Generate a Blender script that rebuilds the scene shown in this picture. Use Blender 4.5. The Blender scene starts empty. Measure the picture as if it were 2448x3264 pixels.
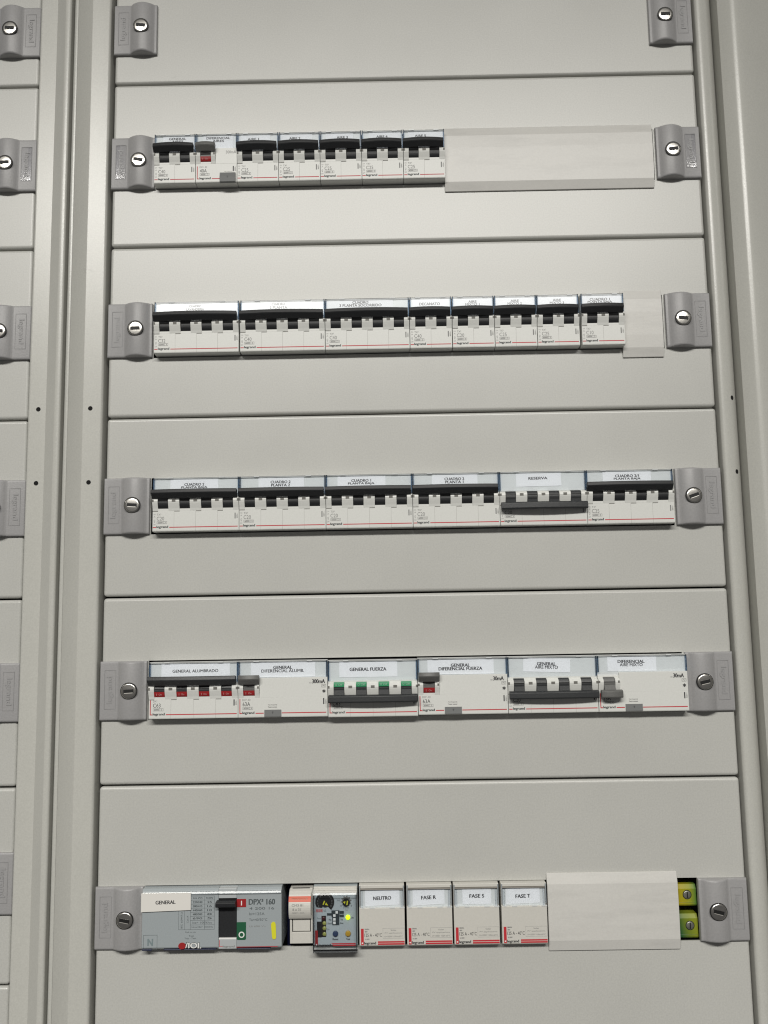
import bpy, bmesh, math, random
from mathutils import Matrix, Vector
random.seed(7)
S = 0.001                                   # everything below is written in millimetres
scn = bpy.context.scene
COL = scn.collection

# ------------------------------------------------------------------ camera
RX = (0.9998219748822443, -0.016559177961977936, 0.009045007893440194)   # camera right  (x, up, into wall)
RY = (-0.017533315892305605, -0.9924837004922565, 0.12111435542914605)   # camera down
RZ = (-0.006971468739761728, 0.12125138301240294, 0.99259735076273)      # camera forward
cam = bpy.data.cameras.new('camera')
camo = bpy.data.objects.new('camera', cam); COL.objects.link(camo)
w = lambda v: Vector((v[0], v[2], v[1]))
r, u, f = w(RX), -w(RY), w(RZ)
m = Matrix(((r.x, u.x, -f.x, 236.682 * S), (r.y, u.y, -f.y, -726.363 * S), (r.z, u.z, -f.z, -472.096 * S), (0, 0, 0, 1)))
camo.matrix_world = m
cam.sensor_fit = 'HORIZONTAL'; cam.sensor_width = 36; cam.lens = 41.49
cam.clip_start = 0.02; cam.clip_end = 60
scn.camera = camo

# ------------------------------------------------------------------ world (dim room) and the ceiling fixture
wd = bpy.data.worlds.new('World'); scn.world = wd; wd.use_nodes = True
nt = wd.node_tree; nt.nodes.clear()
bg = nt.nodes.new('ShaderNodeBackground'); ow = nt.nodes.new('ShaderNodeOutputWorld')
bg.inputs[0].default_value = (0.92, 0.90, 0.88, 1); bg.inputs[1].default_value = 0.105
nt.links.new(bg.outputs[0], ow.inputs[0])

def area(name, loc, target, sx, sy, power, col):
    l = bpy.data.lights.new(name, 'AREA'); l.shape = 'RECTANGLE'; l.size = sx; l.size_y = sy; l.energy = power; l.color = col
    o = bpy.data.objects.new(name, l); COL.objects.link(o); o.location = loc
    d = Vector(target) - Vector(loc)
    o.rotation_euler = d.to_track_quat('-Z', 'Y').to_euler()
    return o
lamp = area('ceiling_fixture', (0.08, -2.60, 1.141), (0.08, -2.45, 0.0), 2.8, 0.42, 140, (1.0, 0.975, 0.92))
lamp.data.spread = math.radians(154)

scn.view_settings.view_transform = 'Standard'; scn.view_settings.look = 'None'
scn.view_settings.exposure = 0; scn.view_settings.gamma = 1; scn.view_settings.use_curve_mapping = False
scn.render.engine = 'CYCLES'
scn.cycles.pixel_filter_type = 'BLACKMAN_HARRIS'; scn.cycles.filter_width = 1.15

# ------------------------------------------------------------------ materials
def mat(name, col, rough=.5, metal=0, spec=.5, grain=0, gscale=900, bump=0, bscale=900, coat=0, emit=None, estr=0, smudge=0, specks=False, streaks=False):
    m = bpy.data.materials.new(name); m.use_nodes = True
    t = m.node_tree; b = t.nodes['Principled BSDF']
    c = (col[0], col[1], col[2], 1)
    b.inputs['Base Color'].default_value = c; b.inputs['Roughness'].default_value = rough
    b.inputs['Metallic'].default_value = metal; b.inputs['Specular IOR Level'].default_value = spec
    b.inputs['Coat Weight'].default_value = coat
    tc = t.nodes.new('ShaderNodeTexCoord')
    geo = t.nodes.new('ShaderNodeNewGeometry')
    if grain or smudge:
        src = None
        mix = None
        last = None
        if grain:
            n = t.nodes.new('ShaderNodeTexNoise'); n.inputs['Scale'].default_value = gscale; n.inputs['Detail'].default_value = 2
            t.links.new(geo.outputs['Position'], n.inputs['Vector'])
            mr = t.nodes.new('ShaderNodeMapRange'); mr.inputs['From Min'].default_value = .25; mr.inputs['From Max'].default_value = .75
            mr.inputs['To Min'].default_value = 1 - grain; mr.inputs['To Max'].default_value = 1 + grain
            t.links.new(n.outputs['Fac'], mr.inputs['Value']); last = mr.outputs[0]
        if smudge:
            n2 = t.nodes.new('ShaderNodeTexNoise'); n2.inputs['Scale'].default_value = 9; n2.inputs['Detail'].default_value = 5
            n2.inputs['Roughness'].default_value = .65
            t.links.new(geo.outputs['Position'], n2.inputs['Vector'])
            mr2 = t.nodes.new('ShaderNodeMapRange'); mr2.inputs['From Min'].default_value = .3; mr2.inputs['From Max'].default_value = .7
            mr2.inputs['To Min'].default_value = 1 - smudge; mr2.inputs['To Max'].default_value = 1 + smudge
            t.links.new(n2.outputs['Fac'], mr2.inputs['Value'])
            if last is not None:
                mu = t.nodes.new('ShaderNodeMath'); mu.operation = 'MULTIPLY'
                t.links.new(last, mu.inputs[0]); t.links.new(mr2.outputs[0], mu.inputs[1]); last = mu.outputs[0]
            else: last = mr2.outputs[0]
            rr = t.nodes.new('ShaderNodeMath'); rr.operation = 'MULTIPLY'; rr.inputs[1].default_value = rough
            t.links.new(mr2.outputs[0], rr.inputs[0]); t.links.new(rr.outputs[0], b.inputs['Roughness'])
        if specks or streaks:
            n3 = t.nodes.new('ShaderNodeTexNoise'); n3.inputs['Detail'].default_value = 4; n3.inputs['Roughness'].default_value = .7
            mp = t.nodes.new('ShaderNodeMapping'); n3.inputs['Scale'].default_value = 30 if specks else 40
            mp.inputs['Scale'].default_value = (1, 1, 1.6) if specks else (.35, 1, 2.2)
            t.links.new(geo.outputs['Position'], mp.inputs[0]); t.links.new(mp.outputs[0], n3.inputs['Vector'])
            m3 = t.nodes.new('ShaderNodeMapRange')
            m3.inputs['From Min'].default_value = .70 if specks else .5; m3.inputs['From Max'].default_value = .80 if specks else .75
            m3.inputs['To Min'].default_value = 1.0; m3.inputs['To Max'].default_value = .80 if specks else .90
            t.links.new(n3.outputs['Fac'], m3.inputs['Value'])
            mu3 = t.nodes.new('ShaderNodeMath'); mu3.operation = 'MULTIPLY'
            t.links.new(last, mu3.inputs[0]); t.links.new(m3.outputs[0], mu3.inputs[1]); last = mu3.outputs[0]
        vm = t.nodes.new('ShaderNodeVectorMath'); vm.operation = 'SCALE'; vm.inputs[0].default_value = col[:3]
        t.links.new(last, vm.inputs['Scale']); t.links.new(vm.outputs[0], b.inputs['Base Color'])
    if bump:
        n = t.nodes.new('ShaderNodeTexNoise'); n.inputs['Scale'].default_value = bscale; n.inputs['Detail'].default_value = 2
        t.links.new(geo.outputs['Position'], n.inputs['Vector'])
        bp = t.nodes.new('ShaderNodeBump'); bp.inputs['Strength'].default_value = bump; bp.inputs['Distance'].default_value = .0003
        t.links.new(n.outputs['Fac'], bp.inputs['Height']); t.links.new(bp.outputs[0], b.inputs['Normal'])
    if emit:
        b.inputs['Emission Color'].default_value = (*emit, 1); b.inputs['Emission Strength'].default_value = estr
    return m

def clear(name, tint, rough, fac):
    m = bpy.data.materials.new(name); m.use_nodes = True; t = m.node_tree; t.nodes.clear()
    o = t.nodes.new('ShaderNodeOutputMaterial'); mx = t.nodes.new('ShaderNodeMixShader')
    tr = t.nodes.new('ShaderNodeBsdfTransparent'); gl = t.nodes.new('ShaderNodeBsdfGlossy'); fr = t.nodes.new('ShaderNodeFresnel')
    tr.inputs[0].default_value = (*tint, 1); gl.inputs['Roughness'].default_value = rough; fr.inputs['IOR'].default_value = fac
    t.links.new(fr.outputs[0], mx.inputs[0]); t.links.new(tr.outputs[0], mx.inputs[1]); t.links.new(gl.outputs[0], mx.inputs[2])
    t.links.new(mx.outputs[0], o.inputs[0]); return m

def wrap(n, **k): return mat(n, **k)
M = {
 'paint':   mat('powder_coat', (.52, .519, .490), rough=.335, spec=.68, specks=True, grain=.07, gscale=800, bump=.12, bscale=900, smudge=.03),
 'paint2':  mat('smooth_coat', (.53, .528, .490), rough=.29, spec=.7, specks=True, grain=.06, gscale=800, bump=.12, bscale=900, smudge=.02),
 'lock':    mat('grey_lock_plastic', (.34, .336, .338), rough=.42, grain=.06, gscale=700, bump=.3, bscale=900),
 'dark':    mat('dark_interior', (.02, .02, .022), rough=.9),
 'wire':    mat('blue_wire', (.012, .016, .075), rough=.5),
 'metal':   mat('nickel', (.66, .64, .60), rough=.27, metal=1, grain=.06, gscale=400, bump=.15, bscale=300),
 'slot':    mat('slot_black', (.004, .004, .004), rough=.6),
 'slotglint': mat('slot_glint', (.9, .88, .82), rough=.5, metal=1),
 'white':   mat('module_white', (.71, .715, .685), rough=.38, grain=.03, gscale=800, bump=.1),
 'hold':    mat('label_holder', (.69, .71, .705), rough=.4),
 'black':   mat('toggle_black', (.014, .015, .017), rough=.52, grain=.2, gscale=900, bump=.2),
 'charcoal':mat('toggle_charcoal', (.030, .032, .034), rough=.42, grain=.15, gscale=900, bump=.2),
 'grey':    mat('toggle_grey', (.13, .13, .125), rough=.45, grain=.1, gscale=900, bump=.2),
 'mark':    mat('notch_grey', (.16, .155, .14), rough=.6),
 'seam':    mat('seam_line', (.17, .165, .15), rough=.7),
 'seam2':   mat('pole_line', (.38, .375, .35), rough=.7),
 'red':     mat('flag_red', (.33, .018, .02), rough=.4),
 'green':   mat('flag_green', (.012, .25, .10), rough=.4),
 'ink':     mat('ink_black', (.035, .035, .038), rough=.6),
 'inkg':    mat('ink_grey', (.24, .24, .235), rough=.6),
 'inkl':    mat('ink_pale', (.36, .36, .35), rough=.6),
 'inkr':    mat('ink_red', (.52, .03, .04), rough=.5),
 'inkw':    mat('ink_white', (.8, .8, .78), rough=.5),
 'paper':   mat('label_paper', (.84, .85, .87), rough=.6, smudge=.02),
 'paperw':  mat('sticker_paper', (.76, .74, .70), rough=.55, smudge=.02),
 'blank':   mat('blank_plastic', (.63, .62, .59), streaks=True, rough=.36, grain=.03, gscale=700, bump=.15, smudge=.03),
 'cover':   clear('clear_cover', (.975, .985, .995), .20, 1.36),
 'blue':    clear('cover_edge_blue', (.66, .76, .87), .12, 1.5),
 'smoke':   clear('relay_cover', (.95, .965, .98), .12, 1.42),
 'mccb':    mat('main_grey', (.345, .38, .395), rough=.38, grain=.04),
 'relay':   mat('relay_grey', (.43, .475, .49), rough=.4, grain=.03),
 'cream':   mat('cream_plastic', (.61, .595, .55), rough=.4, grain=.03, bump=.1),
 'orange':  mat('orange_ink', (.62, .085, .03), rough=.45),
 'btn_g':   mat('test_button', (.17, .175, .175), rough=.45, bump=.1),
 'btn_b':   mat('button_blue', (.03, .05, .11), rough=.4),
 'btn_y':   mat('button_yellow', (.50, .30, .03), rough=.4),
 'yel':     mat('pointer_yellow', (.60, .58, .03), rough=.5),
 'led_off': mat('led_dull', (.33, .34, .09), rough=.25),
 'led_red': mat('led_dark_red', (.06, .01, .012), rough=.3),
 'led_on':  mat('led_lit', (.5, .8, .02), emit=(.62, 1.0, .0), estr=1.5),
 'hole':    mat('hole_black', (.003, .003, .003), rough=.9),
 'screw':   mat('screw_steel', (.30, .30, .26), rough=.35, metal=.7, grain=.2, gscale=500),
 'strip':   mat('yellow_mark', (.70, .68, .03), rough=.5),
}
# yellow and green striped terminal plastic
def terminal_mat(name, stops, tilt):
    m = mat(name, (.5, .5, .1), rough=.35); t = m.node_tree; b = t.nodes['Principled BSDF']
    tc = t.nodes.new('ShaderNodeTexCoord'); mp = t.nodes.new('ShaderNodeMapping'); sp = t.nodes.new('ShaderNodeSeparateXYZ')
    mp.inputs['Rotation'].default_value = (0, tilt, 0)
    cr = t.nodes.new('ShaderNodeValToRGB'); e = cr.color_ramp.elements
    e[0].position, e[0].color = stops[0][0], (*stops[0][1], 1); e[1].position, e[1].color = stops[-1][0], (*stops[-1][1], 1)
    for p, c in stops[1:-1]:
        k = e.new(p); k.color = (*c, 1)
    t.links.new(tc.outputs['Generated'], mp.inputs[0]); t.links.new(mp.outputs[0], sp.inputs[0])
    t.links.new(sp.outputs['X'], cr.inputs[0]); t.links.new(cr.outputs[0], b.inputs['Base Color'])
    return m
M['termA'] = terminal_mat('earth_yellow', [(0, (.40, .21, .01)), (.35, (.38, .31, .01)), (.75, (.28, .29, .02)), (1, (.08, .19, .03))], 0)
M['termB'] = terminal_mat('earth_green', [(0, (.012, .09, .05)), (.4, (.025, .10, .03)), (.7, (.15, .20, .02)), (1, (.24, .27, .02))], 0.25)
M['seam_l'] = mat('lock_groove', (.26, .257, .26), rough=.6)
M['emb'] = mat('lock_emboss', (.33, .327, .33), rough=.42)
M['insert'] = clear('insert_clear', (.93, .93, .94), .06, 1.45)
M['tabclear'] = mat('cover_tab', (.66, .68, .68), rough=.2)
M['green_d'] = mat('mark_green', (.012, .10, .045), rough=.5)
M['ink_m'] = mat('ink_blue_grey', (.085, .10, .105), rough=.6)
M['orl'] = mat('orange_pale', (.66, .36, .26), rough=.5)
M['ledb'] = mat('lamp_column', (.022, .014, .01), rough=.4); M['sw'] = mat('switch_dark', (.03, .04, .045), rough=.5)
M['pink'] = mat('ink_pink', (.42, .25, .25), rough=.6)
M['ink_n'] = mat('ink_faded', (.19, .24, .25), rough=.6)
M['navy'] = mat('navy_edge', (.02, .025, .06), rough=.4)
M['pale'] = mat('pale_grey', (.44, .465, .475), rough=.4)
M['inkp'] = mat('ink_pink_white', (.50, .26, .25), rough=.6)
M['inkq'] = mat('ink_green_white', (.35, .55, .42), rough=.6)
M['gloss'] = clear('clear_strip', (.97, .985, .995), .16, 1.42)
M['mark2'] = mat('cover_rail', (.30, .28, .25), rough=.5); M['edgeg'] = mat('cover_side', (.30, .33, .35), rough=.3)

# ------------------------------------------------------------------ mesh helpers (x right, d out of the wall, z up, in mm)
def P(x, d, z): return Vector((x * S, -d * S, z * S))
_tc = {}
def text_geo(s, bold):
    k = (s, bold)
    if k in _tc: return _tc[k]
    c = bpy.data.curves.new('t', 'FONT'); c.body = s; c.resolution_u = 3; c.offset = .0; c.space_line = .8
    c.align_x = 'CENTER'
    o = bpy.data.objects.new('t', c); COL.objects.link(o)
    dg = bpy.context.evaluated_depsgraph_get(); me = o.evaluated_get(dg).to_mesh()
    vs = [(v.co.x, v.co.y) for v in me.vertices]; fs = [tuple(p.vertices) for p in me.polygons]
    o.evaluated_get(dg).to_mesh_clear(); bpy.data.objects.remove(o); bpy.data.curves.remove(c)
    x0 = min(v[0] for v in vs); x1 = max(v[0] for v in vs); y0 = min(v[1] for v in vs); y1 = max(v[1] for v in vs)
    _tc[k] = ([((a - x0) / (x1 - x0) - .5, (b - y0) / (y1 - y0) - .5) for a, b in vs], fs)
    return _tc[k]

class MB:
    def __init__(s): s.bm = bmesh.new(); s.mats = []
    def mi(s, m):
        if m not in s.mats: s.mats.append(m)
        return s.mats.index(m)
    def face(s, pts, m):
        vs = [s.bm.verts.new(P(*p)) for p in pts]
        f = s.bm.faces.new(vs); f.material_index = s.mi(m); return f
    def box(s, x0, x1, d0, d1, z0, z1, m, dt=None):
        """dt: depth of the front face at the top edge, for a tilted front"""
        dt = d1 if dt is None else dt
        i = s.mi(m)
        c = [(x0, d0, z0), (x1, d0, z0), (x1, d1, z0), (x0, d1, z0), (x0, d0, z1), (x1, d0, z1), (x1, dt, z1), (x0, dt, z1)]
        v = [s.bm.verts.new(P(*p)) for p in c]
        for q in ((0, 1, 2, 3), (7, 6, 5, 4), (3, 2, 6, 7), (1, 0, 4, 5), (0, 3, 7, 4), (2, 1, 5, 6)):
            f = s.bm.faces.new([v[k] for k in q]); f.material_index = i
        return s
    def exx(s, prof, x0, x1, m, smooth=False, bow=0, n=1, taper=0):
        """extrude a (d,z) profile along x; bow pushes the middle outward by bow mm"""
        i = s.mi(m); rings = []
        for k in range(n + 1):
            t = k / n; x = x0 + (x1 - x0) * t; e = 1 - (2 * t - 1) ** 2
            rings.append([s.bm.verts.new(P(x, d + bow * e * (1 if d > 9.8 else .2), z)) for d, z in prof])
        for a, b in zip(rings, rings[1:]):
            for j in range(len(prof)):
                f = s.bm.faces.new([a[j], a[(j + 1) % len(prof)], b[(j + 1) % len(prof)], b[j]]); f.material_index = i; f.smooth = smooth
        for rg in (rings[0][::-1], rings[-1]):
            f = s.bm.faces.new(rg); f.material_index = i
        return s
    def exz(s, prof, z0, z1, m, smooth=False, close=True):
        i = s.mi(m)
        a = [s.bm.verts.new(P(x, d, z0)) for x, d in prof]; b = [s.bm.verts.new(P(x, d, z1)) for x, d in prof]
        nn = len(prof)
        for j in range(nn if close else nn - 1):
            f = s.bm.faces.new([a[j], a[(j + 1) % nn], b[(j + 1) % nn], b[j]]); f.material_index = i; f.smooth = smooth
        if close:
            for rg in (a[::-1], b):
                f = s.bm.faces.new(rg); f.material_index = i
        return s
    def disc(s, x, z, r, d0, d1, m, n=24, dome=0, rz=None):
        """cylinder facing the room; dome>0 gives a shallow domed front"""
        i = s.mi(m); rz = rz or r
        rings = [(d0, 1.0), (d1, 1.0)] + ([(d1 + dome * (1 - q * q), q) for q in (.8, .55, .3)] if dome else [])
        R = [[s.bm.verts.new(P(x + r * q * math.cos(2 * math.pi * k / n), d, z + rz * q * math.sin(2 * math.pi * k / n))) for k in range(n)] for d, q in rings]
        for q, (a, b) in enumerate(zip(R, R[1:])):
            for k in range(n):
                f = s.bm.faces.new([a[k], a[(k + 1) % n], b[(k + 1) % n], b[k]]); f.material_index = i; f.smooth = q > 0
        f = s.bm.faces.new(R[-1]); f.material_index = i; f.smooth = bool(dome)
        return s
    def poly(s, pts, d0, d1, m):
        """flat polygon (x,z) with thickness"""
        i = s.mi(m); a = [s.bm.verts.new(P(x, d0, z)) for x, z in pts]; b = [s.bm.verts.new(P(x, d1, z)) for x, z in pts]; n = len(pts)
        for k in range(n):
            f = s.bm.faces.new([a[k], a[(k + 1) % n], b[(k + 1) % n], b[k]]); f.material_index = i
        for rg in (a[::-1], b):
            f = s.bm.faces.new(rg); f.material_index = i
        return s
    def ring(s, x0, x1, z0, z1, t, d0, d1, m, rr=0):
        """rectangular outline of line width t"""
        s.box(x0, x1, d0, d1, z1 - t, z1, m); s.box(x0, x1, d0, d1, z0, z0 + t, m)
        s.box(x0, x0 + t, d0, d1, z0 + t, z1 - t, m); s.box(x1 - t, x1, d0, d1, z0 + t, z1 - t, m); return s
    def text(s, t, x, z, wd, h, d, m, bold=0, rot=0, slope=0, th=.06):
        vs, fs = text_geo(t, bold); i = s.mi(m); ca, sa = math.cos(rot), math.sin(rot)
        wt = h * (.085 if bold == 2 else (.028 if 'M' in t else .05))
        # heavier weights: the same strokes laid again beside and above each other, each a hair higher
        for q, (sx, sy) in enumerate(((0, 0), (-wt, -wt * .3), (wt, wt * .3)) if bold else ((0, 0),)):
            out = []
            for a, b in vs:
                a2, b2 = a * (wd - 2 * wt * (q > 0)) + sx, b * h + sy
                out.append(s.bm.verts.new(P(x + a2 * ca - b2 * sa, d + th + .012 * q, z + a2 * sa + b2 * ca)))
            for f_ in fs:
                f = s.bm.faces.new([out[k] for k in f_]); f.material_index = i
        return s
    def build(s, name, parent=None, loc=None, bevel=0, seg=2, rot=0, **tags):
        bmesh.ops.recalc_face_normals(s.bm, faces=[f for f in s.bm.faces if len(f.verts) > 2 and False])
        me = bpy.data.meshes.new(name); s.bm.normal_update(); s.bm.to_mesh(me); s.bm.free()
        for k in s.mats: me.materials.append(M[k])
        o = bpy.data.objects.new(name, me); COL.objects.link(o)
        if loc: o.location = P(*loc)
        if rot: o.rotation_euler = (0, -rot, 0)
        if parent: o.parent = parent
        if bevel:
            b = o.modifiers.new('bevel', 'BEVEL'); b.width = bevel * S; b.segments = seg; b.limit_method = 'ANGLE'; b.angle_limit = math.radians(35)
            b.harden_normals = False
        for k, v in tags.items(): o[k] = v
        return o

def thing(name, loc, label, cat, group=None):
    o = bpy.data.objects.new(name, None); COL.objects.link(o); o.location = P(*loc); o.empty_display_size = .01
    o['label'] = label; o['category'] = cat
    if group: o['group'] = group
    return o

# ------------------------------------------------------------------ setting: dark space inside the enclosures
mb = MB(); mb.box(-620, 620, -92, -90, -1000, 220, 'dark')
mb.build('enclosure_backing', kind='structure')

# ------------------------------------------------------------------ frames
def arc(cx, cd, r, a0, a1, n=6):
    return [(cx + r * math.cos(math.radians(a0 + (a1 - a0) * k / n)), cd + r * math.sin(math.radians(a0 + (a1 - a0) * k / n))) for k in range(n + 1)]
ZB, ZT = -860, 150
def post(parent, prof, name='frame_post'):
    mb = MB(); mb.exz(prof, ZB, ZT, 'paint2', smooth=False, close=True)
    o = mb.build(name, parent, bevel=0)
    # smooth shading with sharp edges kept by angle
    for p in o.data.polygons: p.use_smooth = len(p.vertices) == 4
    o.data.set_sharp_from_angle(angle=math.radians(28))
    return o
fr = thing('electrical_cabinet', (0, 0, 0), 'light grey painted steel cabinet round the main column, with rolled rim at right', 'cabinet')
# left post of the main column, written from its right edge to its left edge
pl = [(-2.6, -16)] + arc(-5.1, 1.6, 2.5, 0, 90) + [(-18.3, 4.1), (-19.0, 4.4), (-28.0, 12.8)] + arc(-29.3, 11.2, 2.4, 60, 180) + [(-31.7, -16)]
post(fr, pl)
pr = [(512.8, -40)] + arc(516.0, .4, 3.2, 180, 100, 8) + [(515.6 + 17.6 * math.sin(math.radians(a)), -21.8 + 25.4 * math.cos(math.radians(a))) for a in range(6, 91, 6)] + [(533.2, -40)]
post(fr, pr[::-1])
lf = thing('electrical_cabinet', (0, 0, 0), 'light grey painted steel edge of the neighbouring cabinet at the far left', 'cabinet')
pf = [(-34.4, -16)] + arc(-36.6, 11.2, 2.2, 0, 90) + [(-39.0, 13.4), (-39.6, 13.1), (-49.2, 4.6), (-49.9, 4.1)] + [(-63.0, 4.1)] + arc(-63.4, 2.5, 1.6, 90, 180) + [(-65.0, -16)]
post(lf, pf)
for par, x, d in ((fr, -12.6, 4.1), (lf, -56.2, 4.1), (fr, 524.4, .35)):
    for z in (-292.2, -354.8):
        h = MB().disc(0, 0, 1.9, -.6, .08, 'hole').build('screw_hole', par, (x, d, z))
        if x > 500: h.rotation_euler = (0, 0, math.radians(40))
pd = [(533.4, -42), (533.4, 1.0), (533.9, 1.7), (540.6, 6.8), (541.6, 7.7), (542.8, 8.4), (544.2, 8.8), (545.6, 8.8), (547.2, 8.6), (549.6, 8.0), (553, 6.9), (558, 5.1), (566, 2.0), (610, -17), (610, -42)]
mb = MB(); mb.exz(pd[::-1], ZB, ZT, 'paint2'); o = mb.build('outer_rim', fr)
for p in o.data.polygons: p.use_smooth = len(p.vertices) == 4
o.data.set_sharp_from_angle(angle=math.radians(32))

# ------------------------------------------------------------------ cover plates with their locks
def plate_mesh(x0, x1, z0, z1, hole=None):
    bm = bmesh.new()
    T = 14
    if hole is None:
        bmesh.ops.create_cube(bm, size=1)
        for v in bm.verts:
            v.co = P(x0 if v.co.x < 0 else x1, 0 if v.co.y < 0 else -T, z0 if v.co.z < 0 else z1)
    else:
        hx0, hx1, hz0, hz1 = hole
        O = [(x0, z0), (x1, z0), (x1, z1), (x0, z1)]; I = [(hx0, hz0), (hx1, hz0), (hx1, hz1), (hx0, hz1)]
        of = [bm.verts.new(P(a, 0, b)) for a, b in O]; ob = [bm.verts.new(P(a, -T, b)) for a, b in O]
        inf = [bm.verts.new(P(a, 0, b)) for a, b in I]; inb = [bm.verts.new(P(a, -1.5, b)) for a, b in I]
        for k in range(4):
            j = (k + 1) % 4
            bm.faces.new([of[k], of[j], inf[j], inf[k]])
            bm.faces.new([ob[k], of[k], of[j], ob[j]][::-1])
            bm.faces.new([inf[k], inf[j], inb[j], inb[k]])
    bm.edges.ensure_lookup_table()
    def outer(v):
        x, z = v.co.x / S, v.co.z / S
        return (abs(x - x0) < .01 or abs(x - x1) < .01) and (abs(z - z0) < .01 or abs(z - z1) < .01)
    es = [e for e in bm.edges if outer(e.verts[0]) and outer(e.verts[1]) and (e.verts[0].co.y > -1e-6 and e.verts[1].co.y > -1e-6) and max(e.verts[0].co.y, e.verts[1].co.y) < 1e-4]
    es += [e for e in bm.edges if outer(e.verts[0]) and outer(e.verts[1]) and abs(e.verts[0].co.y - e.verts[1].co.y) > 1e-3]
    bmesh.ops.bevel(bm, geom=es, offset=2.5 * S, segments=5, affect='EDGES', profile=.5)
    bmesh.ops.recalc_face_normals(bm, faces=bm.faces)
    me = bpy.data.meshes.new('plate_sheet'); bm.to_mesh(me); bm.free(); me.materials.append(M['paint']); return me

_lock = {}
def lock(parent, x, z, flip, slot=0, clear_insert=False, z_row=0):
    """housing 38 x 46.5 mm; local origin at its centre, flat logo side at -x; flip turns it half round"""
    H = 23.3
    lo = MB()
    prof = [(-19, 0), (-19, 2.2), (-18.4, 2.9), (-4.9, 3.1), (-4.0, 3.3)]
    for k in range(1, 14):
        t = k / 14; a = -4.0 + 20.6 * t
        prof.append((a, 3.3 + 5.2 * math.sin(math.pi * t) ** .8))
    prof += [(16.6, 3.3), (17.2, 3.1), (18.6, 3.0), (19, 2.4), (19, 0)]
    # slightly rounded top and bottom: stack of slices
    i = lo.mi('lock'); rings = []
    for zz, sc in ((-H, .78), (-H + .35, .9), (-H + .9, .97), (-H + 1.8, 1), (H - 1.8, 1), (H - .9, .97), (H - .35, .9), (H, .78)):
        rings.append([lo.bm.verts.new(P(a, d * sc, zz)) for a, d in prof])
    for a, b in zip(rings, rings[1:]):
        for j in range(len(prof) - 1):
            f = lo.bm.faces.new([a[j], a[j + 1], b[j + 1], b[j]]); f.material_index = i; f.smooth = True
    for rg in (rings[0][::-1], rings[-1]):
        f = lo.bm.faces.new(rg); f.material_index = i
    o = lo.build('lock_housing', parent, (x, 0, z), rot=math.pi if flip else 0)
    bmf = o.data; bmf.set_sharp_from_angle(angle=math.radians(40))
    # everything below is a sub-part in the housing's own axes
    g = MB()
    xa, xb, za, zb = -15.2, -5.9, -14.6, 16.4
    if flip: za, zb = -16.4, 14.6
    g.ring(xa, xb, za, zb, .35, 2.5, 3.18, 'seam_l')
    g.text('legrand', (xa + xb) / 2, (za + zb) / 2, 22, 5.6, 3.08, 'emb', bold=1, rot=math.pi / 2, th=.25)
    g.build('embossed_logo', o)
    if clear_insert:
        c = MB(); c.box(xa + .4, xb - .4, 3.0, 3.35, za + .4, zb - .4, 'insert')
        c.build('clear_insert', o)
    bx = 6.1
    q = MB(); q.disc(bx, 0, 6.75, 7.6, 8.56, 'slot', n=36); q.disc(bx, 0, 6.2, 7.8, 8.75, 'metal', n=36, dome=.4)
    q.build('lock_barrel', o)
    k = MB(); ca, sa = math.cos(slot), math.sin(slot)
    def rect(hw, hh, oz): return [(bx + a * ca - (b + oz) * sa, a * sa + (b + oz) * ca) for a, b in ((-hw, -hh), (hw, -hh), (hw, hh), (-hw, hh))]
    k.poly(rect(3.9, 1.3, 0), 9.0, 9.6, 'slot')
    glintz = 1.55 if flip else -1.55
    if z_row < -300: k.poly(rect(3.4, .28, glintz), 9.0, 9.5, 'slotglint')  # highlight along the slot's lower edge, put in as a bright bar, lower rows only
    k.build('key_slot', o)
    return o

ordw = ['second', 'third', 'fourth', 'fifth']
plates = [(0.7, 99.3, 50, None, 'blank top cover plate of the main column, cut by the upper edge, no breakers', 0),
 (-149.3, -.7, -75, 1, 'main cover plate round the top breaker row marked AIRE', 1),
 (-299.3, -150.7, -225, 1, 'main cover plate round the second breaker row with glaring white labels', 1),
 (-449.3, -300.7, -375, 1, 'main cover plate round the breaker row holding RESERVA', 1),
 (-599.3, -450.7, -525, 1, 'main cover plate round the breaker row with red and green flags', 1),
 (-799.3, -600.7, -700, 1, 'tall lowest main cover plate round the blue-grey GENERAL breaker', 1)]
slots = [(-.12, -.0), (-.15, .1), (.03, -.12), (-.06, .32), (.05, .22), (-.2, -.25)]
HX0, HX1 = 38.6, 470.6
for (z0, z1, zc, hole, lab, _), sl in zip(plates, slots):
    t = thing('cover_plate', (0, 0, zc), lab, 'cover plate', 'cover plates of the main column')
    hh = (HX0, HX1, -23.6, 23.4) if hole else None
    if zc == -700: hh = (HX0, 472.2, -23.6, 23.4)
    me = plate_mesh(.4, 510.4, z0 - zc, z1 - zc, hh)
    o = bpy.data.objects.new('plate_sheet', me); COL.objects.link(o); o.parent = t
    lock(t, 19.0, 0, False, sl[0], clear_insert=(zc == -75), z_row=zc)
    lock(t, 491.0, 0, True, sl[1], clear_insert=(zc == -75), z_row=zc)
    if zc == 50:
        pass
far = [(0.7, 99.3, 50), (-149.3, -.7, -75), (-299.3, -150.7, -225), (-449.3, -300.7, -375), (-599.3, -450.7, -525), (-749.3, -600.7, -673), (-900, -750.7, -825)]
fl = ['uppermost cover plate of the left cabinet, beside the blank top plate',
 'left cabinet cover plate beside the AIRE breaker row',
 'left cabinet cover plate beside the row with glaring white labels',
 'left cabinet cover plate beside the RESERVA breaker row',
 'left cabinet cover plate beside the row with red and green flags',
 'left cabinet cover plate beside the GENERAL breaker, with a barely visible lock',
 'plain lowest sliver of left cabinet plate at the bottom left corner']
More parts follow.
